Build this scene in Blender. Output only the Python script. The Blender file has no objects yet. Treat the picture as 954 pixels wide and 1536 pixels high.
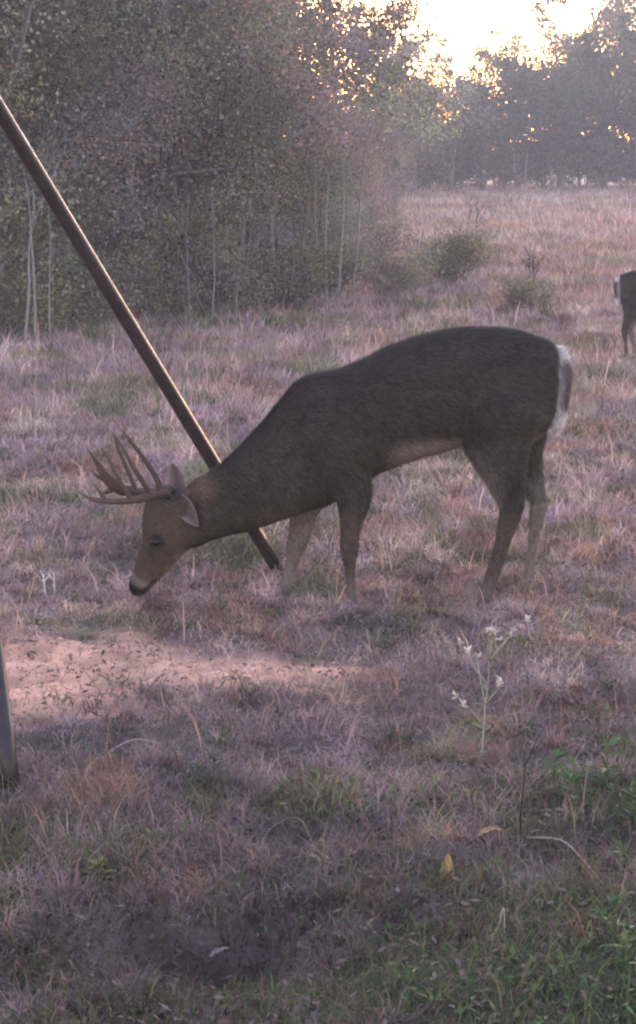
import bpy, math, random
import numpy as np
from mathutils import Vector

# ------------------------------------------------------------------ camera
F_PX, CX, CY = 3296.0, 477.0, 768.0          # focal length and centre in photo pixels
CAM_H = 1.53
PITCH = math.radians(9.35)
scene = bpy.context.scene
col = scene.collection
cam_d = bpy.data.cameras.new('camera')
cam_d.sensor_fit = 'VERTICAL'
cam_d.sensor_height = 36.0
cam_d.lens = 36.0 * F_PX / 1536.0
cam_d.clip_start = 0.05
cam_d.clip_end = 3000.0
cam = bpy.data.objects.new('camera', cam_d)
col.objects.link(cam)
cam.location = (0, 0, CAM_H)
cam.rotation_euler = (math.pi / 2 - PITCH, 0, 0)
scene.camera = cam

# ------------------------------------------------------------------ sky, sun, exposure
SUN_EL, SUN_AZ = 7.0, 4.0                    # degrees; azimuth from +Y towards +X
world = bpy.data.worlds.new('World')
scene.world = world
world.use_nodes = True
wn, wl = world.node_tree.nodes, world.node_tree.links
wn.clear()
w_out = wn.new('ShaderNodeOutputWorld')
w_bg = wn.new('ShaderNodeBackground')
w_sky = wn.new('ShaderNodeTexSky')
w_sky.sky_type = 'NISHITA'
w_sky.sun_disc = False
w_sky.sun_elevation = math.radians(SUN_EL)
w_sky.sun_rotation = math.radians(SUN_AZ)
w_sky.air_density = 1.0
w_sky.dust_density = 0.6
w_sky.ozone_density = 1.0
w_mix = wn.new('ShaderNodeMix')              # dusk afterglow: the whole sky a little rosier
w_mix.data_type = 'RGBA'
w_mix.blend_type = 'MULTIPLY'
w_mix.inputs[0].default_value = 1.0
w_mix.inputs[7].default_value = (1.0, 0.775, 0.875, 1)
wl.new(w_sky.outputs[0], w_mix.inputs[6])
wl.new(w_mix.outputs[2], w_bg.inputs[0])
w_bg.inputs[1].default_value = 0.15
wl.new(w_bg.outputs[0], w_out.inputs[0])

sun_d = bpy.data.lights.new('sun', 'SUN')
sun_d.energy = 0.5
sun_d.angle = math.radians(12)
sun_d.color = (1.0, 0.93, 0.88)
sun = bpy.data.objects.new('sun', sun_d)
col.objects.link(sun)
_e, _a = math.radians(SUN_EL), math.radians(SUN_AZ)
sun_dir = Vector((math.sin(_a) * math.cos(_e), math.cos(_a) * math.cos(_e), math.sin(_e)))
sun.rotation_euler = sun_dir.to_track_quat('Z', 'Y').to_euler()
sun.location = sun_dir * 60

vs = scene.view_settings
vs.view_transform = 'Standard'
vs.look = 'None'
vs.gamma = 1.0
vs.use_curve_mapping = False
vs.exposure = 3.05
scene.render.engine = 'CYCLES'
scene.cycles.use_denoising = True
scene.cycles.max_bounces = 6
scene.cycles.diffuse_bounces = 3
scene.cycles.glossy_bounces = 2
scene.cycles.transmission_bounces = 4
scene.cycles.transparent_max_bounces = 6
scene.cycles.volume_bounces = 1
scene.cycles.volume_step_rate = 4.0
scene.cycles.filter_width = 2.3

# ------------------------------------------------------------------ helpers
SP, CP = math.sin(PITCH), math.cos(PITCH)


def ray(x, y):
    u, v = (x - CX) / F_PX, (CY - y) / F_PX
    return np.array([u, CP + v * SP, -SP + v * CP])


def at(x, y, Y):
    """photo pixel -> point on the upright plane at distance Y"""
    d = ray(x, y)
    return np.array([0, 0, CAM_H]) + d * (Y / d[1])


def gnd(x, y, z=0.0):
    """photo pixel -> point on the ground"""
    d = ray(x, y)
    return np.array([0, 0, CAM_H]) + d * ((z - CAM_H) / d[2])


def hsh(ix, iy, s):
    h = (ix * 374761393 + iy * 668265263 + s * 1442695041) & 0xFFFFFFFF
    h = ((h ^ (h >> 13)) * 1274126177) & 0xFFFFFFFF
    return ((h ^ (h >> 16)) & 0xFFFF) / 65535.0


def noise2(x, y, s=0):
    x = np.asarray(x, float); y = np.asarray(y, float)
    ix = np.floor(x).astype(np.int64); iy = np.floor(y).astype(np.int64)
    fx, fy = x - ix, y - iy
    fx = fx * fx * (3 - 2 * fx); fy = fy * fy * (3 - 2 * fy)
    a, b = hsh(ix, iy, s), hsh(ix + 1, iy, s)
    c, d = hsh(ix, iy + 1, s), hsh(ix + 1, iy + 1, s)
    return (a * (1 - fx) + b * fx) * (1 - fy) + (c * (1 - fx) + d * fx) * fy


def fbm(x, y, s=0, o=3):
    r, a, t = 0, 1.0, 0
    for i in range(o):
        r = r + a * noise2(np.asarray(x) * 2 ** i, np.asarray(y) * 2 ** i, s + i * 17)
        t += a; a *= 0.5
    return r / t


def tag(o, label=None, cat=None, group=None, kind=None):
    if label: o['label'] = label
    if cat: o['category'] = cat
    if group: o['group'] = group
    if kind: o['kind'] = kind
    return o


def empty(name, loc=(0, 0, 0), rz=0.0):
    o = bpy.data.objects.new(name, None)
    o.empty_display_size = 0.1
    col.objects.link(o)
    o.location = loc
    o.rotation_euler = (0, 0, rz)
    return o


def link_mesh(name, me, mat, parent=None):
    if mat: me.materials.append(mat)
    o = bpy.data.objects.new(name, me)
    col.objects.link(o)
    if parent: o.parent = parent
    return o


def tri_mesh(name, V, T, C=None, smooth=False):
    """fast mesh from numpy triangles, C = colour per vertex"""
    V = np.asarray(V, np.float32); T = np.asarray(T, np.int32)
    me = bpy.data.meshes.new(name)
    me.vertices.add(len(V)); me.vertices.foreach_set('co', V.ravel())
    me.loops.add(T.size); me.loops.foreach_set('vertex_index', T.ravel())
    me.polygons.add(len(T))
    me.polygons.foreach_set('loop_start', np.arange(0, T.size, 3, dtype=np.int32))
    if smooth:
        me.polygons.foreach_set('use_smooth', np.ones(len(T), bool))
    me.update(calc_edges=True)
    if C is not None: set_col(me, C)
    return me


def set_col(me, C):
    C = np.asarray(C, np.float32)
    a = me.color_attributes.new('Col', 'FLOAT_COLOR', 'POINT')
    full = np.ones((len(C), 4), np.float32); full[:, :3] = C
    a.data.foreach_set('color', full.ravel())


class MB:
    """collects tubes, lofts and leaves; build() links them as ONE mesh object"""
    def __init__(s): s.V, s.T, s.C, s.n = [], [], [], 0

    def add(s, V, T, c=(1, 1, 1)):
        V = np.asarray(V, float); T = np.asarray(T, int)
        s.V.append(V); s.T.append(T + s.n); s.n += len(V)
        c = np.asarray(c, float)
        s.C.append(np.tile(c, (len(V), 1)) if c.ndim == 1 else c)

    def tube(s, P, R, sides=8, c=(1, 1, 1), flat=None, up=None):
        """swept tube; R radii; flat = second radius list (ellipse)"""
        P = np.asarray(P, float); n = len(P)
        R = np.broadcast_to(np.asarray(R, float), (n,))
        R2 = R if flat is None else np.broadcast_to(np.asarray(flat, float), (n,))
        tan = np.gradient(P, axis=0)
        tan /= np.linalg.norm(tan, axis=1)[:, None] + 1e-9
        ref = np.array([0.0, 0.0, 1.0]) if up is None else np.asarray(up, float)
        if up is None and abs(tan[0] @ ref) > 0.9: ref = np.array([1.0, 0.0, 0.0])
        a = np.cross(tan, ref); a /= np.linalg.norm(a, axis=1)[:, None] + 1e-9
        b = np.cross(tan, a)
        th = np.linspace(0, 2 * np.pi, sides, endpoint=False)
        ring = (P[:, None, :] + a[:, None, :] * (np.cos(th)[None, :, None] * R[:, None, None])
                + b[:, None, :] * (np.sin(th)[None, :, None] * R2[:, None, None]))
        V = ring.reshape(-1, 3); T = []
        for i in range(n - 1):
            for k in range(sides):
                k2 = (k + 1) % sides
                p, q, r_, t = i * sides + k, i * sides + k2, (i + 1) * sides + k, (i + 1) * sides + k2
                T += [(p, q, t), (p, t, r_)]
        V = np.vstack([V, P[0], P[-1]]); e0 = n * sides
        for k in range(sides):
            k2 = (k + 1) % sides
            T += [(e0, k2, k), (e0 + 1, (n - 1) * sides + k, (n - 1) * sides + k2)]
        s.add(V, T, c)

    def data(s): return np.vstack(s.V), np.vstack(s.T), np.vstack(s.C)

    def mesh(s, name, smooth=True):
        V, T, C = s.data()
        return tri_mesh(name, V, T, C, smooth)

    def build(s, name, mat, parent=None, smooth=True):
        return link_mesh(name, s.mesh(name, smooth), mat, parent)


def copy_tree(o, parent=None):
    c = o.copy(); col.objects.link(c)
    if parent is not None: c.parent = parent
    for ch in list(o.children): copy_tree(ch, c)
    return c


# ------------------------------------------------------------------ materials
def mat_vcol(name, rough=0.85, translucent=0.0, spec=0.2, noise=None, bump=None, tint=(1, 1, 1)):
    """base colour = the piece's own colour attribute, varied by fine procedural grain"""
    m = bpy.data.materials.new(name); m.use_nodes = True
    n, l = m.node_tree.nodes, m.node_tree.links
    p = n['Principled BSDF']; out = n['Material Output']
    p.inputs['Roughness'].default_value = rough
    p.inputs['Specular IOR Level'].default_value = spec
    a = n.new('ShaderNodeVertexColor'); a.layer_name = 'Col'
    src = a.outputs[0]
    if noise:
        tc = n.new('ShaderNodeTexCoord'); nz = n.new('ShaderNodeTexNoise')
        nz.inputs['Scale'].default_value = noise[0]; nz.inputs['Detail'].default_value = 4
        l.new(tc.outputs['Object'], nz.inputs['Vector'])
        mr = n.new('ShaderNodeMapRange')
        mr.inputs[3].default_value = 1 - noise[1]; mr.inputs[4].default_value = 1 + noise[1]
        l.new(nz.outputs[0], mr.inputs[0])
        mx = n.new('ShaderNodeMix'); mx.data_type = 'RGBA'; mx.blend_type = 'MULTIPLY'
        mx.inputs[0].default_value = 1.0
        l.new(src, mx.inputs[6]); l.new(mr.outputs[0], mx.inputs[7])
        src = mx.outputs[2]
        if bump:
            b = n.new('ShaderNodeBump'); b.inputs['Strength'].default_value = bump
            b.inputs['Distance'].default_value = 0.01
            l.new(nz.outputs[0], b.inputs['Height']); l.new(b.outputs[0], p.inputs['Normal'])
    l.new(src, p.inputs['Base Color'])
    if translucent > 0:
        t = n.new('ShaderNodeBsdfTranslucent'); mix = n.new('ShaderNodeMixShader')
        mix.inputs[0].default_value = translucent
        l.new(src, t.inputs[0]); l.new(p.outputs[0], mix.inputs[1]); l.new(t.outputs[0], mix.inputs[2])
        l.new(mix.outputs[0], out.inputs[0])
    return m


M_GRASS = mat_vcol('dry_grass', 0.8, 0.25, 0.15)
M_LEAF = mat_vcol('leaf', 0.7, 0.3, 0.2)
M_BARK = mat_vcol('bark', 0.9, 0, 0.1, (30, 0.35), 0.4)
M_FUR = mat_vcol('fur', 0.9, 0, 0.1, (60, 0.22), 0.5)
M_HAIR = mat_vcol('hair', 0.8, 0.1, 0.15)
M_ANTLER = mat_vcol('antler', 0.7, 0, 0.15, (90, 0.3), 0.4)
M_METAL = mat_vcol('painted_metal', 0.26, 0, 0.3, (18, 0.6), 0.25)
M_EYE = mat_vcol('eye', 0.35, 0, 0.3)
M_SOIL = mat_vcol('soil', 0.95, 0, 0.1, (120, 0.35), 0.5)

# ------------------------------------------------------------------ ground
BARE = [(gnd(30, 1010), 0.46, 0.58), (gnd(375, 1018), 0.34, 0.24), (gnd(230, 1008), 0.25, 0.18)]


def bare(x, y):
    """how far the sandy soil lies open at (x, y), 0..1"""
    r = np.zeros_like(np.asarray(x, float))
    wob = (fbm(np.asarray(x) * 5, np.asarray(y) * 5, 91) - 0.5) * 1.1
    for c, rx, ry in BARE:
        d = np.sqrt(((x - c[0]) / rx) ** 2 + ((y - c[1]) / ry) ** 2) + wob
        r = np.maximum(r, np.clip((1.25 - d) / 0.5, 0, 1))
    return r


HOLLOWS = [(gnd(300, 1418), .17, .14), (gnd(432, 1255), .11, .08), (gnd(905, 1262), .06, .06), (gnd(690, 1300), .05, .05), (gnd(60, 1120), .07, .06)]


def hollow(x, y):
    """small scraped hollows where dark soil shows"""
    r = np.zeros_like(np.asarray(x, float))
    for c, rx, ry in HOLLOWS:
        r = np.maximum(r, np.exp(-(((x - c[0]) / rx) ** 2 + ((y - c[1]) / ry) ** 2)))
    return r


def gz(x, y):
    x = np.asarray(x, float); y = np.asarray(y, float)
    fade = np.clip((np.hypot(x, y) - 2) / 6, 0, 1)
    return ((fbm(x * 1.7, y * 1.7, 5) - 0.5) * 0.07 + (fbm(x * 0.21, y * 0.21, 8, 2) - 0.5) * 0.10 * fade
            + (fbm(x * 7, y * 7, 15, 2) - 0.5) * 0.025 - hollow(x, y) * 0.11 + bare(x, y) * (fbm(x * 17, y * 17, 19, 2) - .5) * .035)


def axis_steps(lo, hi, core_lo, core_hi, fine, grow):
    a = list(np.arange(core_lo, core_hi, fine)); s = fine
    while a[-1] < hi: s *= grow; a.append(a[-1] + s)
    s = fine
    while a[0] > lo: s *= grow; a.insert(0, a[0] - s)
    return np.array(a)


gx = axis_steps(-900, 900, -2.0, 2.0, 0.022, 1.13)
gy = axis_steps(-300, 1500, 3.4, 8.5, 0.025, 1.06)
GX, GY = np.meshgrid(gx, gy)
X, Y = GX.ravel(), GY.ravel()
Z = gz(X, Y)
nx, ny = len(gx), len(gy)
i0 = (np.arange(ny - 1)[:, None] * nx + np.arange(nx - 1)[None, :]).ravel()
T = np.vstack([np.c_[i0, i0 + 1, i0 + nx + 1], np.c_[i0, i0 + nx + 1, i0 + nx]])
b = bare(X, Y)[:, None]
n1 = fbm(X * 2.3, Y * 2.3, 33)[:, None]; n2 = fbm(X * 9, Y * 9, 44)[:, None]
earth = np.array([0.13, 0.095, 0.085]) * (0.6 + 0.8 * n2)
straw = np.array([0.30, 0.225, 0.20]) * (0.7 + 0.6 * n2)
far = np.clip((np.hypot(X, Y) - 6) / 12, 0, 1)[:, None]
base = earth * (1 - np.clip(n1 * 0.6 + far, 0, 1)) + straw * np.clip(n1 * 0.6 + far, 0, 1)
sand = np.array([0.68, 0.385, 0.26]) * (0.5 + 1.0 * fbm(X * 14, Y * 14, 47, 3)[:, None])
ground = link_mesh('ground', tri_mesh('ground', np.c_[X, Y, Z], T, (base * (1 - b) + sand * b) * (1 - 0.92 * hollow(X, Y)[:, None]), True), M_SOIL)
tag(ground, kind='structure')

# ------------------------------------------------------------------ grass
rs = np.random.RandomState(7)
PAL = np.array([[0.42, 0.30, 0.26], [0.33, 0.23, 0.22], [0.54, 0.43, 0.36], [0.23, 0.145, 0.14], [0.40, 0.27, 0.29],
                [0.22, 0.14, 0.09], [0.31, 0.27, 0.15], [0.47, 0.28, 0.21], [0.33, 0.235, 0.255], [0.36, 0.295, 0.28]])
GREEN = np.array([[0.10, 0.14, 0.055], [0.13, 0.16, 0.07], [0.08, 0.12, 0.06], [0.17, 0.17, 0.08]])


PATCH = np.array([[0.25, 0.23, 0.11], [0.42, 0.24, 0.17], [0.38, 0.27, 0.285], [0.52, 0.40, 0.31], [0.17, 0.20, 0.09], [0.20, 0.13, 0.10],
                  [0.44, 0.31, 0.28], [0.36, 0.27, 0.25], [0.40, 0.295, 0.29], [0.47, 0.33, 0.27]])


def patch_colour(x, y):
    """small stands of one kind of grass or weed, a hand or two across"""
    sc = np.exp2(np.round(np.log2(np.clip(11.0 * 5 / np.maximum(y, 3), .8, 14))))
    wx = x * sc + 1.3 * noise2(x * sc * .9, y * sc * .6, 201); wy = y * sc * .45 + 1.3 * noise2(x * sc * .9 + 40, y * sc * .6, 202)
    h = hsh(np.floor(wx).astype(np.int64), np.floor(wy).astype(np.int64), 77)
    return PATCH[np.minimum((h * len(PATCH)).astype(int), len(PATCH) - 1)]


def spots(n, y0, y1, power=1.0):
    yy = (y0 ** power + rs.rand(n) * (y1 ** power - y0 ** power)) ** (1 / power)
    xx = (rs.rand(n) * 2 - 1) * (yy * 0.145 * 1.2 + 0.7)
    return xx, yy


def greenness(x, y):
    g = fbm(x * 1.3 + 3, y * 1.3, 71, 3)
    near = np.clip((6.4 - y) / 2.2, 0, 1) * np.clip((x + 0.9) / 1.1, 0.4, 1)
    return np.clip((g - 0.52) * 3.2, 0, 1) * (0.3 + 0.7 * near) + 0.15 * near


def blades(n, y0, y1, hmin, hmax, wmin, segs, lean, power=1.0, keep_bare=0.15):
    x, y = spots(n, y0, y1, power)
    k = rs.rand(n) > bare(x, y) * (1 - keep_bare)
    k &= rs.rand(n) < np.clip(fbm(x * 4.1, y * 3.1, 55) * 2.2 - 0.05, 0.35, 1) * (1 - hollow(x, y))
    x, y = x[k], y[k]; n = len(x)
    z = gz(x, y) - 0.004
    patch = fbm(x * 1.1, y * 1.1, 21)
    h = (hmin + (hmax - hmin) * rs.rand(n) ** 1.8) * (0.6 + 0.8 * patch)
    w = np.maximum(wmin, 0.00055 * y) * (0.7 + 0.7 * rs.rand(n))
    yaw = rs.rand(n) * 2 * np.pi; ld = rs.rand(n) * 2 * np.pi
    ln = lean * (0.25 + rs.rand(n) * 1.1)
    side = np.c_[np.cos(yaw), np.sin(yaw), np.zeros(n)] * (w / 2)[:, None]
    ldv = np.c_[np.cos(ld), np.sin(ld), np.zeros(n)]
    B = np.c_[x, y, z]
    up = np.array([0, 0, 1.0])
    ang1, ang2 = ln * 0.6, np.minimum(ln * 1.5, 1.75)
    mid = B + (ldv * np.sin(ang1)[:, None] + up * np.cos(ang1)[:, None]) * (h * 0.5)[:, None]
    tip = mid + (ldv * np.sin(ang2)[:, None] + up * np.cos(ang2)[:, None]) * (h * 0.55)[:, None]
    tip[:, 2] = np.maximum(tip[:, 2], z + 0.008)
    g = greenness(x, y)
    isg = rs.rand(n) < g
    dark = np.clip((fbm(x * 2.7, y * 1.6, 61) - .5) * 1.1 + (fbm(x * 11, y * 7, 67, 2) - .5) * 1.5 + 1.0, .35, 1.7)[:, None]
    c = (PAL[rs.randint(0, len(PAL), n)] * .38 + patch_colour(x, y) * .62) * (0.6 + 0.8 * rs.rand(n))[:, None] * dark
    near = np.clip((6.8 - y) / 3.0, 0, 1)[:, None]          # blade colour gets darker towards the camera
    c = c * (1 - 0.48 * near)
    c[isg] = GREEN[rs.randint(0, len(GREEN), isg.sum())] * (0.7 + 0.7 * rs.rand(isg.sum()))[:, None]
    if segs == 2:
        V = np.stack([B - side, B + side, mid - side * 0.8, mid + side * 0.8, tip], 1).reshape(-1, 3)
        o = np.arange(n)[:, None] * 5
        T = np.concatenate([o + [0, 1, 3], o + [0, 3, 2], o + [2, 3, 4]], 0)
        C = np.repeat(c, 5, 0)
    else:
        V = np.stack([B - side, B + side, tip], 1).reshape(-1, 3)
        T = np.arange(n)[:, None] * 3 + np.array([[0, 1, 2]])
        C = np.repeat(c, 3, 0)
    return V, T, C


def merged(parts):
    Vs, Ts, Cs, n = [], [], [], 0
    for V, T, C in parts:
        Vs.append(V); Ts.append(T + n); Cs.append(C); n += len(V)
    return np.vstack(Vs), np.vstack(Ts), np.vstack(Cs)


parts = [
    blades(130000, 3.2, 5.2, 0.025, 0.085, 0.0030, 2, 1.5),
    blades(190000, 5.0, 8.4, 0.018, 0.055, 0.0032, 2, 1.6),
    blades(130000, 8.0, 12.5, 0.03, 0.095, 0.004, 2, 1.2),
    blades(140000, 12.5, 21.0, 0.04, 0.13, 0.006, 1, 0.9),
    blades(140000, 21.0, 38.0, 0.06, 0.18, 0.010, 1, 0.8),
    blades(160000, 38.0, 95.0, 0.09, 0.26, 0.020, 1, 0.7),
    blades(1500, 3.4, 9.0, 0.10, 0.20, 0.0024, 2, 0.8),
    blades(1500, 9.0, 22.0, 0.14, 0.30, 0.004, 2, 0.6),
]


def tufts(n, y0, y1, per, lo, hi):
    """arching tussocks of longer pale and tan blades"""
    cx_, cy_ = spots(n, y0, y1)
    ok = (bare(cx_, cy_) < .3) & (hollow(cx_, cy_) < .4)
    cx_, cy_ = cx_[ok], cy_[ok]; n = len(cx_)
    i = np.repeat(np.arange(n), per); m = len(i)
    a = rs.rand(m) * 6.283; rad = np.abs(rs.randn(m)) * .018
    x, y = cx_[i] + np.cos(a) * rad, cy_[i] + np.sin(a) * rad
    a2 = a + rs.randn(m) * .5
    h = (lo + (hi - lo) * rs.rand(m)) * (0.6 + .7 * rs.rand(n))[i]
    l1 = .2 + .8 * rs.rand(m); l2 = l1 + .5 + .9 * rs.rand(m)
    B = np.c_[x, y, gz(x, y) - .004]; dv = np.c_[np.cos(a2), np.sin(a2), np.zeros(m)]; up = np.array([0, 0, 1.])
    mid = B + (dv * np.sin(l1)[:, None] + up * np.cos(l1)[:, None]) * (h * .55)[:, None]
    tip = mid + (dv * np.sin(l2)[:, None] + up * np.cos(l2)[:, None]) * (h * .55)[:, None]
    tip[:, 2] = np.maximum(tip[:, 2], B[:, 2] + .008)
    yaw = rs.rand(m) * 6.283
    sd = np.c_[np.cos(yaw), np.sin(yaw), np.zeros(m)] * (np.maximum(.0026, .0005 * y) * .5)[:, None]
    base = (PAL[rs.randint(0, len(PAL), n)] * .5 + patch_colour(cx_, cy_) * .5) * (.6 + .75 * rs.rand(n))[:, None]
    gr = rs.rand(n) < greenness(cx_, cy_) * .8 + .06
    base[gr] = GREEN[rs.randint(0, len(GREEN), gr.sum())]
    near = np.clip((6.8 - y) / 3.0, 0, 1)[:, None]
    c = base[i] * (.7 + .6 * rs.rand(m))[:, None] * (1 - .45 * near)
    V = np.stack([B - sd, B + sd, mid - sd * .8, mid + sd * .8, tip], 1).reshape(-1, 3)
    o = np.arange(m)[:, None] * 5
    return V, np.concatenate([o + [0, 1, 3], o + [0, 3, 2], o + [2, 3, 4]], 0), np.repeat(c, 5, 0)


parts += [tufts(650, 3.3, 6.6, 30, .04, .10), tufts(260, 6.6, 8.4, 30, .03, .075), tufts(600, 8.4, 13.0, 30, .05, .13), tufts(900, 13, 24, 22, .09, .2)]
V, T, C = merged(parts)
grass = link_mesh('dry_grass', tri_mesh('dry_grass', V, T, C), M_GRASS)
tag(grass, 'short dry straw and mauve grass covering the clearing', 'grass', kind='stuff')

# soil crumbs and kernels on the open patch, dead leaf scraps in the grass
n = 9000
cx_, cy_ = spots(n, 5.4, 7.6)
k = rs.rand(n) < bare(cx_, cy_) * 0.9
cx_, cy_ = cx_[k], cy_[k]; n = len(cx_)
oct_ = np.array([[1, 0, 0], [-1, 0, 0], [0, 1, 0], [0, -1, 0], [0, 0, 1], [0, 0, -1]], float)
octT = np.array([[0, 2, 4], [2, 1, 4], [1, 3, 4], [3, 0, 4], [2, 0, 5], [1, 2, 5], [3, 1, 5], [0, 3, 5]])
sz = 0.002 + 0.008 * rs.rand(n) ** 4
P0 = np.c_[cx_, cy_, gz(cx_, cy_) + sz * 0.3]
V = (oct_[None] * (sz[:, None, None] * (0.6 + 0.8 * rs.rand(n, 6, 1))) + P0[:, None]).reshape(-1, 3)
T = (np.arange(n)[:, None, None] * 6 + octT[None]).reshape(-1, 3)
c = np.array([0.56, 0.38, 0.28]) * (0.5 + 0.8 * rs.rand(n))[:, None]
crumbs = link_mesh('soil_crumbs', tri_mesh('soil_crumbs', V, T, np.repeat(c, 6, 0)), M_SOIL)
tag(crumbs, 'loose pale crumbs strewn over the bare sandy patch', 'soil crumbs', kind='stuff')


def leaf_scatter(x, y, size, c, zoff=0.03, tilt=0.6):
    n = len(x)
    a = rs.rand(n) * 6.283; t = (rs.rand(n) - 0.5) * 2 * tilt
    d = np.c_[np.cos(a), np.sin(a), t]; s = np.c_[-np.sin(a), np.cos(a), (rs.rand(n) - 0.5)]
    P = np.c_[x, y, gz(x, y) + zoff * rs.rand(n) + 0.006]
    L = size[:, None]
    V = np.stack([P - d * L, P + s * L * 0.4, P + d * L, P - s * L * 0.4 + np.array([0, 0, 0.2]) * L], 1).reshape(-1, 3)
    o = np.arange(n)[:, None] * 4
    return V, np.concatenate([o + [0, 1, 2], o + [0, 2, 3]], 0), np.repeat(c, 4, 0)


x, y = spots(9000, 3.3, 8.5)
k = rs.rand(9000) > np.maximum(bare(x, y) * 0.2, hollow(x, y))
x, y = x[k], y[k]
c = np.array([[0.20, 0.13, 0.09], [0.26, 0.19, 0.15], [0.10, 0.07, 0.06], [0.23, 0.17, 0.15]])[rs.randint(0, 4, len(x))]
V, T, C = leaf_scatter(x, y, 0.006 + 0.010 * rs.rand(len(x)), c)
litter = link_mesh('leaf_litter', tri_mesh('leaf_litter', V, T, C), M_GRASS)
tag(litter, 'dead brown leaf scraps lying among the grass', 'leaf litter', kind='stuff')

# low green ground cover, in drifts near the lower right
x, y = spots(60000, 3.3, 9.5)
g = fbm(x * 1.6 + 9, y * 1.6, 123, 3)
nearr = np.clip((6.6 - y) / 2.5, 0.08, 1) * np.clip((x + 0.65) / 0.9, 0.2, 1)
k = rs.rand(60000) < np.clip((g - 0.54) * 5, 0, 0.6) * nearr * (1 - bare(x, y))
x, y = x[k], y[k]
c = np.array([[0.085, 0.16, 0.05], [0.12, 0.19, 0.06], [0.06, 0.11, 0.05], [0.16, 0.19, 0.07]])[rs.randint(0, 4, len(x))] \
    * (0.6 + 0.7 * rs.rand(len(x)))[:, None]
V, T, C = leaf_scatter(x, y, 0.005 + 0.009 * rs.rand(len(x)), c, 0.05, 0.9)
cover = link_mesh('green_ground_cover', tri_mesh('green_ground_cover', V, T, C), M_LEAF)
tag(cover, 'low green leafy weeds creeping through the grass', 'ground cover', kind='stuff')


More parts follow.
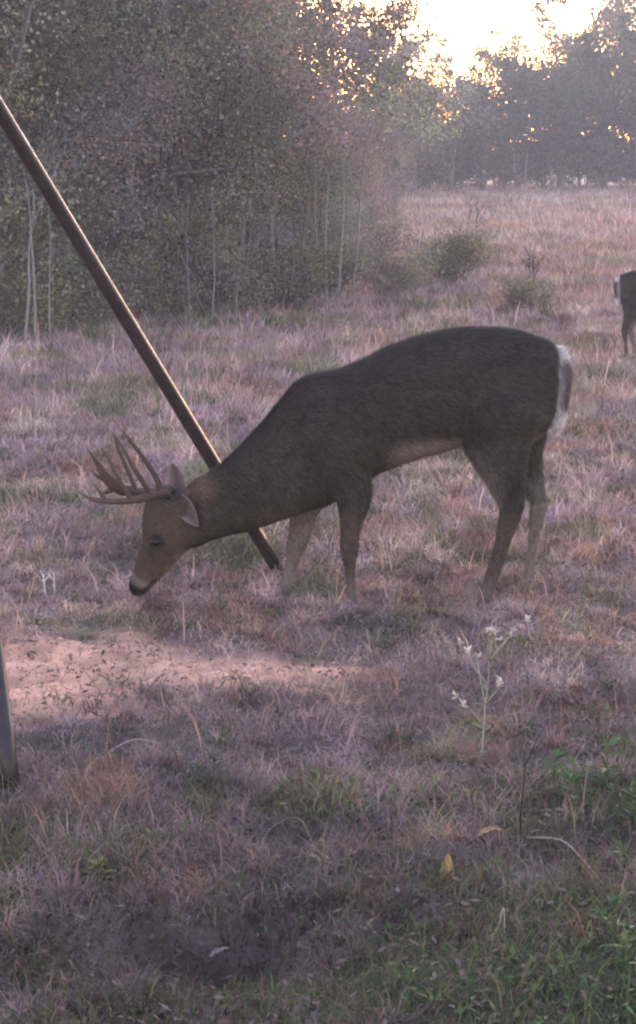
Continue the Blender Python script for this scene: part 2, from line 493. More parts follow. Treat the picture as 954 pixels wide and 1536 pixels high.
# ------------------------------------------------------------------ trees
def grow(seed, H, W, fol0, stems, nleaf, leaf, sides=5, spread=0.5, gap=0.0, top=0.5, lean=0.15, greens=None):
    """one tree: trunk-and-limb mesh + crown mesh of single leaves; base at the origin"""
    r = np.random.RandomState(seed)
    wood, tips = MB(), []
    bark = np.array([0.22, 0.19, 0.18])
    for s in range(stems):
        a = r.rand() * 6.283; off = spread * W * 0.25 * (r.rand() if stems > 1 else 0)
        b0 = np.array([math.cos(a) * off * 0.4, math.sin(a) * off * 0.4, -0.08])
        hh = H * (0.72 + 0.28 * r.rand()) if stems > 1 else H * 0.93
        lx, ly = math.cos(a) * off * 1.6 + r.randn() * lean * 0.3 * W, math.sin(a) * off * 1.6 + r.randn() * lean * 0.3 * W
        npt = 9; t = np.linspace(0, 1, npt)
        wob = np.cumsum(r.randn(npt, 2) * 0.02 * H, 0) * t[:, None]
        P = np.c_[b0[0] + lx * t ** 1.3 + wob[:, 0], b0[1] + ly * t ** 1.3 + wob[:, 1], b0[2] + hh * t]
        r0 = 0.011 * hh + 0.010
        wood.tube(P, r0 * (1 - 0.88 * t), sides, bark * (0.8 + 0.5 * r.rand()))
        nb = int((16 if stems == 1 else 9) * (1 - fol0 * 0.4))
        for j in range(nb):
            f = fol0 + (0.98 - fol0) * (j + r.rand()) / nb
            k = f * (npt - 1); i = min(int(k), npt - 2)
            p = P[i] * (1 - (k - i)) + P[i + 1] * (k - i)
            prof = (math.sin(math.pi * min(1, max(0.0, (f - fol0) / (1 - fol0))) ** top) * 0.85 + 0.25)
            L = W * 0.5 * prof * (0.6 + 0.6 * r.rand())
            az = r.rand() * 6.283; el = 0.4 + 0.6 * r.rand()
            q = []
            for u in np.linspace(0, 1, 5):
                e = el * (1 - 0.35 * u)
                q.append(p + np.array([math.cos(az) * math.cos(e), math.sin(az) * math.cos(e), math.sin(e)]) * L * u
                         + r.randn(3) * 0.07 * L * u)
            q = np.array(q); rb = max(0.004, r0 * (1 - f) * 0.5 + 0.004)
            wood.tube(q, rb * (1 - 0.8 * np.linspace(0, 1, 5)), 4, bark * (0.75 + 0.5 * r.rand()))
            tips += [(q[2], L * 0.22), (q[3], L * 0.24), (q[4], L * 0.26)]
            for m in range(2):
                az2 = az + r.choice([-1, 1]) * (0.5 + 0.7 * r.rand())
                p2 = q[2 + m]; L2 = L * (0.3 + 0.3 * r.rand())
                q2 = np.array([p2 + np.array([math.cos(az2), math.sin(az2), 0.3 + 0.6 * r.rand()]) * L2 * u for u in (0, .5, 1)])
                wood.tube(q2, [rb * 0.45, rb * 0.3, 0.002], 3, bark)
                tips += [(q2[1], L2 * 0.4), (q2[2], L2 * 0.45)]
        tips.append((P[-1], W * 0.10)); tips.append((P[-2], W * 0.12))
    tips = [t_ for t_ in tips if r.rand() > gap]
    P = np.array([t_[0] for t_ in tips]); S = np.array([t_[1] for t_ in tips])
    pal = np.array(greens if greens is not None else
                   [[0.075, 0.085, 0.055], [0.095, 0.10, 0.06], [0.06, 0.07, 0.05], [0.12, 0.10, 0.07]])
    wgt = S ** 1.5; wgt /= wgt.sum()
    idx = r.choice(len(P), nleaf, p=wgt)
    cc = pal[r.randint(0, len(pal), len(P))] * (0.6 + 0.8 * r.rand(len(P)))[:, None]
    bough = fbm(P[:, 0] * 1.1 + P[:, 1] * .7 + seed, P[:, 2] * 1.3 + P[:, 1] * .9, 7, 2)
    kinds = np.array([[1.0, 1.0, 1.0], [1.1, .88, .85], [.88, 1.08, .82], [.95, .9, 1.1], [1.15, 1.05, .8]])
    hk = hsh(np.floor(P[:, 0] * 1.7).astype(np.int64) + np.floor(P[:, 1] * 1.7).astype(np.int64) * 7, np.floor(P[:, 2] * 1.7).astype(np.int64), seed)
    cc = cc * kinds[np.minimum((hk * 5).astype(int), 4)] * 1.2
    cc = cc * np.clip(.25 + 1.5 * bough, .4, 1.6)[:, None]
    pos = P[idx] + np.clip(r.randn(nleaf, 3), -2, 2) * (S[idx] * 0.75)[:, None] * np.array([1, 1, 0.75])
    pos[:, 2] = np.maximum(pos[:, 2], 0.05)
    d = r.randn(nleaf, 3); d[:, 2] -= 0.4; d /= np.linalg.norm(d, axis=1)[:, None]
    s = np.cross(d, r.randn(nleaf, 3)); s /= np.linalg.norm(s, axis=1)[:, None] + 1e-9
    L = leaf * (0.6 + 0.8 * r.rand(nleaf))[:, None]
    Vl = np.stack([pos - d * L * 0.5, pos + s * L * 0.3, pos + d * L * 0.5, pos - s * L * 0.3], 1).reshape(-1, 3)
    o = np.arange(nleaf)[:, None] * 4
    Tl = np.concatenate([o + [0, 1, 2], o + [0, 2, 3]], 0)
    cl = cc[idx] * (0.75 + 0.5 * r.rand(nleaf))[:, None]
    return wood.mesh('trunk'), tri_mesh('crown', Vl, Tl, np.repeat(cl, 4, 0))


def tree_proto(**kw):
    t, c = grow(**kw)
    t.materials.append(M_BARK); c.materials.append(M_LEAF)
    return t, c


def plant_tree(name, proto, loc, sc, rz, label, cat, group=None, sz=None):
    e = empty(name, (loc[0], loc[1], float(gz(loc[0], loc[1])) - 0.03), rz)
    e.scale = (sc, sc, sz if sz else sc)
    for nm, me in zip(('trunk', 'crown'), proto):
        o = bpy.data.objects.new(nm, me); col.objects.link(o); o.parent = e
    return tag(e, label, cat, group)


OLIVE = [[0.15, 0.16, 0.10], [0.20, 0.18, 0.13], [0.11, 0.125, 0.09], [0.23, 0.17, 0.15]]
GREY = [[0.18, 0.175, 0.16], [0.25, 0.20, 0.20], [0.13, 0.14, 0.12], [0.21, 0.21, 0.15]]
LILAC = [[0.20, 0.175, 0.19], [0.26, 0.215, 0.22], [0.15, 0.145, 0.14], [0.22, 0.20, 0.16]]
pr_scrub = [tree_proto(seed=100 + i, H=4.6, W=2.6, fol0=0.06, stems=7, nleaf=50000, leaf=0.033, gap=0.12,
                       spread=0.9, greens=(OLIVE, GREY, LILAC)[i]) for i in range(3)]
pr_open = [tree_proto(seed=200 + i, H=6.0, W=2.6, fol0=0.22, stems=3, nleaf=9000, leaf=0.06, spread=0.7,
                      gap=0.25, greens=GREY) for i in range(2)]
pr_far = [tree_proto(seed=300 + i, H=6.0, W=5.0, fol0=0.05, stems=4, nleaf=16000, leaf=0.13, spread=0.9,
                     greens=[[0.085, 0.10, 0.06], [0.11, 0.11, 0.07], [0.065, 0.08, 0.055], [0.12, 0.095, 0.075]]) for i in range(3)]
pr_tall = [tree_proto(seed=400 + i, H=10.0, W=5.5, fol0=0.3, stems=1, nleaf=9000, leaf=0.14, gap=0.35,
                      greens=GREY) for i in range(3)]
pr_bush = [tree_proto(seed=500 + i, H=0.75, W=1.0, fol0=0.05, stems=6, nleaf=3500, leaf=0.035, spread=1.2,
                      greens=[[0.13, 0.14, 0.11], [0.17, 0.18, 0.12], [0.16, 0.13, 0.12]]) for i in range(2)]
rt = random.Random(5)
PXM = lambda x, d: (x - CX) / F_PX * d
# front of the thicket: (photo x of the foot, distance, scale, prototype)
front = [(-120, 17.5, 1.0, 0), (-20, 18.5, 1.05, 1), (75, 19.5, 0.95, 2), (160, 20.5, 1.1, 0), (250, 21, 1.0, 1),
         (320, 22, 1.0, 2), (375, 22.5, 0.72, 0), (455, 24.5, 0.55, 1), (515, 28, 0.50, 2)]
for x, d, s, k in front:
    plant_tree('scrub_tree', pr_scrub[k], (PXM(x, d), d), s, rt.random() * 6.28,
               ('olive-green', 'greyish', 'mauve-grey')[k] + ' leafy many-stemmed scrub tree at the front of the thicket', 'tree', ('olive-green', 'greyish', 'mauve-grey')[k] + ' scrub trees along the front of the thicket')
back = [(-60, 24, 1.25, 1), (60, 25.5, 1.35, 2), (170, 26.5, 1.3, 0), (275, 28, 1.25, 1), (320, 30, 1.0, 2),
        (120, 34, 1.7, 0), (270, 37, 1.2, 1), (400, 36, 0.8, 0), (500, 40, 0.62, 2), (560, 50, 0.6, 1), (-150, 30, 1.6, 0)]
for x, d, s, k in back:
    plant_tree('scrub_tree', pr_scrub[k], (PXM(x, d), d), s, rt.random() * 6.28,
               'taller ' + ('olive-green', 'greyish', 'mauve-grey')[k] + ' scrub tree crowded behind the front of the thicket', 'tree', ('olive-green', 'greyish', 'mauve-grey')[k] + ' scrub trees deeper in the thicket')
for x, d, s, k in [(420, 30, 1.0, 0), (495, 33, 1.0, 1), (560, 42, 0.95, 0), (455, 40, 1.15, 1), (340, 34, 1.1, 0), (590, 50, 0.9, 1)]:
    plant_tree('slender_tree', pr_open[k], (PXM(x, d), d), s, rt.random() * 6.28,
               'slender open-crowned tree with sky showing through, by the end of the thicket', 'tree', 'slender trees at the end of the thicket')
# far side of the clearing
for x, d, s, k in [(565, 72, 0.62, 0), (615, 76, 0.68, 1), (668, 80, 0.74, 2), (722, 82, 0.82, 0), (780, 84, 0.93, 1),
                   (838, 85, 1.0, 2), (900, 85, 1.08, 0), (965, 84, 1.15, 1), (1040, 82, 1.15, 2), (500, 72, 0.62, 1)]:
    plant_tree('hedge_tree', pr_far[k], (PXM(x, d), d), s, rt.random() * 6.28,
               'hazy rounded tree in the row across the far edge of the clearing', 'tree', 'trees across the far edge of the clearing')
for x, d, s, k in [(540, 74, 0.42, 1), (585, 78, 0.40, 2), (640, 82, 0.42, 0), (695, 84, 0.40, 1), (750, 86, 0.45, 2), (810, 87, 0.42, 0), (868, 88, 0.45, 1), (930, 88, 0.45, 2), (985, 87, .45, 0)]:
    plant_tree('hedge_shrub', pr_far[k], (PXM(x, d), d), s * 1.5, rt.random() * 6.28,
               'squat dense shrub filling the foot of the far tree row', 'shrub', 'shrubs at the foot of the far tree row', sz=s * 0.9)
for x, d, s, k in [(640, 100, 0.72, 0), (745, 108, 0.80, 1), (815, 104, 0.95, 2), (880, 106, 1.0, 0), (945, 102, 1.05, 1), (530, 98, 0.85, 2), (1020, 105, 1.1, 0), (590, 112, .85, 1)]:
    plant_tree('tall_tree', pr_tall[k], (PXM(x, d), d), s, rt.random() * 6.28,
               'tall thin-crowned tree rising behind the far row against the sky', 'tree', 'tall trees behind the far row')
# the trail camera's own side of the clearing: trees behind the viewpoint
for x, y, s, k in [(-4.5, -3.5, 1.5, 0), (3.8, -4.5, 1.6, 1), (0.2, -6.0, 1.7, 2), (-8, -1.0, 1.5, 1), (7.5, -1.5, 1.5, 0)]:
    plant_tree('scrub_tree', pr_scrub[k], (x, y), s, rt.random() * 6.28,
               'scrub tree standing on the near edge of the clearing', 'tree', 'scrub trees on the near edge of the clearing')

# bushes out in the clearing
for nm, x, y, s, k, lab in [
        ('low_bush', 680, 425, 1.0, 0, 'grey-green low bush in the clearing before the far tree row'),
        ('low_bush', 600, 440, 0.75, 1, 'pale green low bush at the foot of the thicket end'),
        ('low_bush', 800, 470, 0.55, 0, 'small dark twiggy bush behind the buck\'s rump')]:
    p = gnd(x, y)
    plant_tree(nm, pr_bush[k], p, s, rt.random() * 6.28, lab, 'bush')
for x, y, s in [(30, 505, .9), (130, 490, 1.0), (230, 480, .9), (330, 470, 1.0), (420, 462, .95), (500, 445, .9), (545, 400, 1.0)]:
    p = gnd(x, y)
    plant_tree('low_bush', pr_bush[rt.randint(0, 1)], p, s, rt.random() * 6.28,
               'low leafy bush growing along the foot of the thicket', 'bush', 'bushes along the foot of the thicket')


def bare_sapling(px, y0, y1, d, rad, seed, label, bendx=0.0, forks=2, group=None, c=(0.26, 0.23, 0.225)):
    r = np.random.RandomState(seed)
    p0, p1 = at(px, y0, d), at(px + bendx, y1, d)
    p0[2] = float(gz(p0[0], p0[1])) - 0.03
    e = empty('bare_sapling', p0)
    t = np.linspace(0, 1, 10)
    P = (p1 - p0)[None] * t[:, None] + np.cumsum(r.randn(10, 3) * 0.022 * (p1 - p0)[2], 0) * (t * (1 - t * 0.5))[:, None]
    mb = MB(); mb.tube(P, rad * (1 - 0.6 * t), 6, c); mb.build('trunk', M_BARK, e)
    for j in range(forks):
        i = r.randint(4, 8); a = r.choice([-1, 1])
        q = np.array([P[i] + np.array([a * 0.18 * u, r.randn() * 0.03, 0.42 * u]) * (0.6 + r.rand()) for u in (0, .4, .7, 1)])
        mb = MB(); mb.tube(q, [rad * .55, rad * .4, rad * .3, rad * .12], 5, c); mb.build('branch', M_BARK, e)
    return tag(e, label, 'sapling', group)


for a_ in [(36, 478, 270, 17.2, .013, 1, 8, 1), (52, 480, 260, 17.4, .014, 2, -6, 1), (74, 485, 300, 17.6, .009, 3, 0, 0)]:
    bare_sapling(*a_[:6], 'pale thin bare sapling beside the upper end of the feeder leg', a_[6], a_[7], 'bare saplings beside the feeder leg')
for a_ in [(488, 445, 180, 22.0, .018, 4, 4, 1), (505, 445, 150, 22.3, .018, 5, 30, 2), (528, 435, 130, 23.0, .020, 6, 32, 1), (472, 448, 230, 22.0, .012, 7, -6, 0)]:
    bare_sapling(*a_[:6], 'pale thin bare sapling leaning at the open end of the thicket', a_[6], a_[7], 'bare saplings at the end of the thicket')
for k_, (x_, y0_, y1_, d_) in enumerate([(285, 474, 300, 19.9), (352, 468, 215, 20.6), (362, 466, 320, 21.0), (418, 459, 190, 21.3), (441, 455, 290, 21.6), (545, 420, 230, 25.0)]):
    bare_sapling(x_, y0_, y1_, d_, .0085, 100 + k_, 'very thin grey bare stem among the leaves of the thicket front', rt.uniform(-22, 34), 2, 'thin grey stems in the thicket front', c=(.25, .225, .22))
bare_sapling(318, 470, 290, 20.0, .010, 8, 'thin pale stem alone in front of the middle of the thicket', 6, 0)


# ------------------------------------------------------------------ tripod feeder
A = gnd(421, 868); A[2] = 0
B = gnd(19, 1190); B[2] = 0
mid = (A + B) / 2; ab = B - A; Ls = np.linalg.norm(ab)
perp = np.array([ab[1], -ab[0], 0]) / Ls
if perp[0] > 0: perp = -perp
cen = mid + perp * Ls * 0.2887
Cc = 3 * cen - A - B
# the leg from A runs through the photo pixel (0, 152): solve for the apex height
best = None
for hh in np.linspace(1.5, 3.2, 400):
    ap = cen + np.array([0, 0, hh])
    for t in np.linspace(0.5, 1, 60):
        p = A + (ap - A) * t
        q = np.array([p[0], p[1] * CP - (p[2] - CAM_H) * SP, p[1] * SP + (p[2] - CAM_H) * CP])
        e_ = math.hypot(CX + F_PX * q[0] / q[1] - 4, CY - F_PX * q[2] / q[1] - 174)
        if best is None or e_ < best[0]: best = (e_, hh)
APEX = cen + np.array([0, 0, best[1]])
feeder = empty('tripod_feeder', tuple(cen))
tag(feeder, 'steel tripod feeder whose long straight leg slants down behind the buck\'s neck', 'feeder')
tube_c = np.array([0.045, 0.034, 0.032])
for ft in (A, B, Cc):
    ft = ft.copy(); ft[2] = float(gz(ft[0], ft[1])) - 0.02
    d = (APEX - ft); n_ = 14
    stop = 0.93
    P = np.array([ft + d * stop * t for t in np.linspace(0, 1, n_)]) - cen
    mb = MB(); mb.tube(P, 0.0245, 16, tube_c)
    lg = mb.build('leg', M_METAL, feeder)
    mb = MB(); mb.tube(np.array([ft - d * 0.012, ft + d * 0.012]) - cen, 0.029, 14, (0.03, 0.025, 0.022)); mb.build('foot', M_METAL, lg)
ring = np.linspace(0, 2 * np.pi, 29)
mb = MB(); rr = 0.13
P = np.c_[np.cos(ring) * rr, np.sin(ring) * rr, np.full(29, best[1] * 0.93)]
mb.tube(P, 0.02, 8, tube_c * 1.2); mb.build('collar', M_METAL, feeder)
zt = best[1]
mb = MB()
prof = [(0.62, 0.03), (0.66, 0.20), (0.70, 0.235), (0.84, 0.24), (0.86, 0.248), (0.88, 0.24), (1.02, 0.24), (1.04, 0.248), (1.06, 0.24), (1.22, 0.24)]
mb.tube(np.array([[0, 0, zt * 0.80 + (p - 0.62) * 0.95 + 0.25] for p, _ in prof]), [r_ for _, r_ in prof], 28, (0.11, 0.12, 0.09), up=(1, 0, 0))
drum = mb.build('drum', M_METAL, feeder)
mb = MB(); zl = zt * 0.80 + 0.6 * 0.95 + 0.25
mb.tube(np.array([[0, 0, zl - .03], [0, 0, zl + .02], [0, 0, zl + .035]]), [0.255, 0.255, 0.20], 28, (0.09, 0.095, 0.075), up=(1, 0, 0))
mb.build('lid', M_METAL, drum)
mb = MB(); mb.tube(np.array([[0, 0, zt * 0.8 + .26], [0, 0, zt * 0.8 + .14]]), [0.07, 0.07], 16, (0.05, 0.05, 0.05), up=(1, 0, 0))
mb.build('spinner_housing', M_METAL, drum)


# ------------------------------------------------------------------ deer
YD = 7.30


def loft(mb, secs, n=24, sq=2.2):
    """closed loft; a section = (centre, half-axis vector a, half-axis vector b)"""
    th = np.linspace(0, 2 * np.pi, n, endpoint=False)
    c, s = np.cos(th), np.sin(th)
    c = np.sign(c) * np.abs(c) ** (2 / sq); s = np.sign(s) * np.abs(s) ** (2 / sq)
    V = []
    for ce, a, b_ in secs:
        V.append(np.asarray(ce)[None] + c[:, None] * np.asarray(a)[None] + s[:, None] * np.asarray(b_)[None])
    m = len(secs); T = []
    for i in range(m - 1):
        for k in range(n):
            k2 = (k + 1) % n
            p, q, r_, t = i * n + k, i * n + k2, (i + 1) * n + k, (i + 1) * n + k2
            T += [(p, q, t), (p, t, r_)]
    V = np.vstack(V + [np.asarray(secs[0][0])[None], np.asarray(secs[-1][0])[None]]); e0 = m * n
    for k in range(n):
        k2 = (k + 1) % n
        T += [(e0, k2, k), (e0 + 1, (m - 1) * n + k, (m - 1) * n + k2)]
    mb.add(V, T)


def resample(st, k):
    """catmull-rom through station rows"""
    st = np.asarray(st, float); out = []
    for i in range(len(st) - 1):
        p0, p1, p2, p3 = st[max(i - 1, 0)], st[i], st[i + 1], st[min(i + 2, len(st) - 1)]
        for t in np.linspace(0, 1, k, endpoint=False):
            out.append(0.5 * ((2 * p1) + (p2 - p0) * t + (2 * p0 - 5 * p1 + 4 * p2 - p3) * t ** 2 + (3 * p1 - p0 - 3 * p2 + p3) * t ** 3))
    out.append(st[-1]); return np.array(out)


PXS = YD / F_PX / CP   # metres per photo pixel on the deer's plane, roughly
bm_ = MB()
# trunk and neck: photo x, top y, bottom y, half width (m)
torso = [(834, 530, 565, .035), (829, 516, 610, .085), (818, 508, 640, .115), (800, 502, 660, .135), (770, 494, 672, .155),
         (735, 490, 672, .162), (695, 490, 668, .168), (650, 497, 680, .178), (605, 511, 694, .182), (565, 528, 709, .180),
         (530, 545, 732, .172), (500, 556, 750, .160), (470, 560, 764, .145), (447, 570, 771, .130), (425, 592, 778, .116),
         (400, 625, 787, .104), (370, 658, 797, .094), (340, 688, 803, .086), (312, 708, 812, .078), (292, 719, 822, .070), (276, 732, 822, .055)]
torso = resample(torso, 3)
secs = []
for x, t, b_, w in torso:
    pt, pb = at(x, t, YD), at(x, b_, YD)
    secs.append(((pt + pb) / 2, np.array([0, w, 0]), (pt - pb) / 2))
loft(bm_, secs, 28, 2.15)
# head: centre px, half depth px (across the face line), half width m
head = [(290, 762, 42, .060), (270, 768, 49, .068), (257, 785, 47, .074), (247, 804, 40.5, .070), (241, 821, 33, .062), (233, 836, 28.5, .050),
        (226, 849, 25, .043), (219, 861, 21, .039), (213, 871, 18, .037), (207, 880, 15, .035), (203, 887, 10.5, .029), (201, 891, 6, .018)]
hs = resample(head, 3)
axis = at(203, 887, YD) - at(270, 775, YD); axis /= np.linalg.norm(axis)
facep = np.cross(axis, [0, 1, 0]); facep /= np.linalg.norm(facep)
loft(bm_, [(at(x, y, YD), np.array([0, w, 0]), facep * h * PXS) for x, y, h, w in hs], 24, 2.25)


def limb(st, Y0, ratio=0.8, k=3):
    """st: (px x, px y, radius px, inward shift m); ratio narrows it sideways"""
    st = resample(st, k); out = []
    P = np.array([at(x, y, Y0 + s) for x, y, r_, s in st])
    tan = np.gradient(P, axis=0); tan /= np.linalg.norm(tan, axis=1)[:, None]
    for p, t_, (x, y, r_, s) in zip(P, tan, st):
        a_ = np.cross(t_, [0, 1, 0]); a_ /= np.linalg.norm(a_)
        out.append((p, np.array([0, r_ * PXS * ratio, 0]), a_ * r_ * PXS))
    loft(bm_, out, 18, 2.0)
    return P


NF, FF, NH, FH = YD - .085, YD + .085, YD - .095, YD + .095
limb([(490, 600, 45, .03), (497, 650, 62, .0), (508, 695, 52, .0), (525, 730, 33, 0), (531, 752, 25, 0), (528, 780, 19, 0), (526, 805, 14.5, 0),
      (525, 825, 13.5, 0), (524, 842, 10.5, 0), (525, 865, 8, 0), (526, 888, 8, 0), (527, 900, 9.5, 0), (526, 910, 8.5, 0), (523, 917, 8, 0)], NF, .62)
limb([(480, 660, 45, -.05), (470, 710, 42, 0), (462, 745, 30, 0), (455, 772, 20, 0), (449, 800, 16, 0), (444, 820, 14.5, 0), (440, 838, 12, 0),
      (435, 858, 9, 0), (430, 878, 8.5, 0), (427, 888, 9.5, 0), (424, 896, 8.5, 0), (421, 902, 8, 0)], FF, .7)
limb([(755, 560, 50, .025), (748, 610, 66, .0), (745, 650, 56, .0), (750, 685, 43, 0), (757, 715, 31, 0), (763, 738, 23, 0), (767, 755, 18.5, 0),
      (766, 770, 17, 0), (762, 786, 14, 0), (756, 806, 12, 0), (748, 832, 11, 0), (740, 858, 10.5, 0), (733, 880, 10.5, 0), (728, 895, 11.5, 0),
      (722, 907, 9.5, 0), (716, 917, 9, 0)], NH, .68)
limb([(775, 590, 55, -.04), (778, 640, 42, 0), (783, 680, 30, 0), (792, 708, 22, 0), (801, 732, 16, 0), (807, 750, 14, 0), (807, 764, 13.5, 0), (804, 782, 11, 0),
      (800, 806, 9, 0), (797, 834, 8, 0), (794, 860, 8, 0), (791, 878, 9, 0), (789, 890, 8, 0), (786, 898, 8, 0)], FH, .75)
# brow ridge over each eye
for sgn in (-1, 1):
    loft(bm_, [(at(241, 790, YD) + np.array([0, sgn * .050, 0]), np.array([0, .014, 0]), np.array([.010, 0, .010])),
               (at(232, 804, YD) + np.array([0, sgn * .052, 0]), np.array([0, .018, 0]), np.array([.014, 0, .012])),
               (at(228, 822, YD) + np.array([0, sgn * .044, 0]), np.array([0, .010, 0]), np.array([.008, 0, .008]))], 12)
V, T, C = bm_.data()
raw = tri_mesh('raw', V, T)
tmp = bpy.data.objects.new('raw_body', raw); col.objects.link(tmp)
md = tmp.modifiers.new('r', 'REMESH'); md.mode = 'VOXEL'; md.voxel_size = 0.006; md.use_smooth_shade = True
ms = tmp.modifiers.new('s', 'SMOOTH'); ms.factor = 0.5; ms.iterations = 7
dg = bpy.context.evaluated_depsgraph_get()
body_me = bpy.data.meshes.new_from_object(tmp.evaluated_get(dg))
bpy.data.objects.remove(tmp); bpy.data.meshes.remove(raw)
nv = len(body_me.vertices)
BV = np.empty(nv * 3, np.float32); body_me.vertices.foreach_get('co', BV); BV = BV.reshape(-1, 3).astype(float)
BN = np.empty(nv * 3, np.float32); body_me.vertices.foreach_get('normal', BN); BN = BN.reshape(-1, 3).astype(float)
DEER0 = np.array([at(620, 900, YD)[0], YD, 0.0])


def to_px(P):
    q0 = P[:, 1] * CP - (P[:, 2] - CAM_H) * SP
    q1 = P[:, 1] * SP + (P[:, 2] - CAM_H) * CP
    return CX + F_PX * P[:, 0] / q0, CY - F_PX * q1 / q0


def sstep(a, b_, v): t = np.clip((v - a) / (b_ - a), 0, 1); return t * t * (3 - 2 * t)


def deer_colour(P, N):
    """the coat's own markings, laid out along the animal (flattened to its mid plane)"""
    Q = P.copy(); Q[:, 1] = YD
    x, y = to_px(Q)
    side = P[:, 1] - YD
    n_ = fbm(P[:, 0] * 9 + 50, P[:, 2] * 9 + P[:, 1] * 6, 3)[:, None]
    n2_ = fbm(P[:, 0] * 34 + 9, P[:, 2] * 26 + P[:, 1] * 20, 13)[:, None]
    coat = np.array([.076, .061, .050]) * (0.45 + 0.62 * n_ + 0.5 * n2_)
    warm = np.array([.13, .092, .062]); pale = np.array([.42, .36, .32]); dark = np.array([.055, .045, .04]); gl = np.array([.26, .17, .12])
    mix = lambda c, t, k_: c * (1 - k_[:, None]) + t * k_[:, None]
    c = coat
    top = sstep(0.2, 0.95, N[:, 2])
    c = mix(c, np.array([.066, .057, .052]), top * 0.7)                                   # darker saddle
    legs = sstep(745, 790, y) * (x > 400)
    c = mix(c, np.array([.115, .085, .07]), legs * 0.8)
    # white belly, inner thighs and inner forelegs
    bel = sstep(-0.15, -0.75, N[:, 2]) * sstep(560, 600, x) * sstep(640, 662, y) * (y < 760)
    c = mix(c, pale, bel * 0.85)
    inner = np.where(side > .02, sstep(0.1, -0.6, N[:, 1]), np.where(side < -.02, sstep(-0.1, 0.6, N[:, 1]), 0)) * sstep(690, 740, y) * (x > 400)
    c = mix(c, np.array([.28, .24, .21]), inner * 0.7)
    c = mix(c, np.array([.30, .25, .22]), sstep(845, 880, y) * (x > 400) * 0.5)
    # rump edge next to the tail
    c = mix(c, pale, sstep(826, 834, x) * sstep(530, 545, y) * (y < 660) * 0.6)
    # tarsal gland inside each hock
    tg = np.exp(-((x - 790) ** 2 + (y - 742) ** 2) / (9.0 ** 2)) * (side > 0) + np.exp(-((x - 766) ** 2 + (y - 752) ** 2) / 12 ** 2) * (side < 0)
    c = mix(c, dark, np.clip(tg, 0, 1) * 0.6)
    # nape, cheeks, throat patch
    nape = np.exp(-(((x - 298) / 24) ** 2 + ((y - 724) / 20) ** 2)); c = mix(c, np.array([.30, .19, .13]), nape * 0.8)
    hd = (x < 300).astype(float)
    c = mix(c, warm * .9, hd * 0.6 * sstep(300, 270, x))
    jaw = np.exp(-(((x - 275) * .75 + (y - 845) * .66) ** 2) / 14 ** 2) * sstep(225, 250, x) * sstep(330, 300, x) * sstep(815, 830, y)
    c = mix(c, pale, jaw * 0.7)
    face = sstep(20, 2, (x - 215) + (y - 800) * .25) * hd; c = mix(c, dark * 1.6, face * 0.5)
    # muzzle: white ring, black nose pad
    ax = (P - at(270, 775, YD)) @ axis; L = np.linalg.norm(at(203, 887, YD) - at(270, 775, YD))
    c = mix(c, pale * .8, np.exp(-((ax - L * .86) / .014) ** 2) * hd * 0.4)
    c = mix(c, np.array([.018, .016, .017]), sstep(L * .90, L * .95, ax) * hd)
    # pale ring round the eye, dark line below
    er = np.hypot((x - 236), (y - 808)); c = mix(c, pale * .7, np.exp(-((er - 14) / 4.0) ** 2) * 0.0 * hd)
    c = mix(c, dark * .6, sstep(15, 8, er) * hd)
    tear = np.hypot((x - 226) * 1.3, (y - 826) * .7); c = mix(c, dark, sstep(9, 3, tear) * hd * .7)
    # closed lips
    lx, ly = x - 204, y - 893; tt = np.clip((lx * 30 - ly * 26) / (30 ** 2 + 26 ** 2), 0, 1)
    c = mix(c, dark * .5, sstep(3.2, 1.2, np.hypot(lx - 30 * tt, ly + 26 * tt)) * hd)
    return c


BC = deer_colour(BV, BN)
BV = BV + BN * ((fbm(BV[:, 0] * 14 + BV[:, 1] * 9, BV[:, 2] * 14, 77) - .5) * .010)[:, None]
BVl = BV - DEER0
body_me.vertices.foreach_set('co', BVl.astype(np.float32).ravel())
set_col(body_me, BC)
body_me.name = 'body'


def fur_mesh(V, N, C, me, count, seed, lo, hi, flow, zone=None):
    r = np.random.RandomState(seed)
    nt = len(me.loop_triangles)
    tri = np.empty(nt * 3, np.int32); me.loop_triangles.foreach_get('vertices', tri); tri = tri.reshape(-1, 3)
    a, b_, c_ = V[tri[:, 0]], V[tri[:, 1]], V[tri[:, 2]]
    ar = np.linalg.norm(np.cross(b_ - a, c_ - a), axis=1); ar /= ar.sum()
    i = r.choice(nt, count, p=ar); u, v = r.rand(count), r.rand(count); f = u + v > 1; u[f], v[f] = 1 - u[f], 1 - v[f]
    w = np.stack([1 - u - v, u, v], 1)[:, :, None]
    P = (V[tri[i]] * w).sum(1); Nn = (N[tri[i]] * w).sum(1); Cc_ = (C[tri[i]] * w).sum(1)
    fl = flow(P); fl = fl - Nn * (fl * Nn).sum(1)[:, None]; fl /= np.linalg.norm(fl, axis=1)[:, None] + 1e-6
    d = fl + Nn * (0.22 + 0.25 * r.rand(count))[:, None] + r.randn(count, 3) * 0.16
    d /= np.linalg.norm(d, axis=1)[:, None]
    L = (lo + (hi - lo) * r.rand(count))
    if zone is not None: L = L * zone(P)
    s = np.cross(d, Nn); s /= np.linalg.norm(s, axis=1)[:, None] + 1e-6
    s *= 0.0014
    B0 = P - Nn * 0.001
    VV = np.stack([B0 - s, B0 + s, B0 + d * L[:, None]], 1).reshape(-1, 3)
    return tri_mesh('coat', VV, np.arange(count * 3).reshape(-1, 3), np.repeat(Cc_ * (0.45 + 1.2 * r.rand(count) ** 1.5)[:, None], 3, 0))


body_me.calc_loop_triangles()


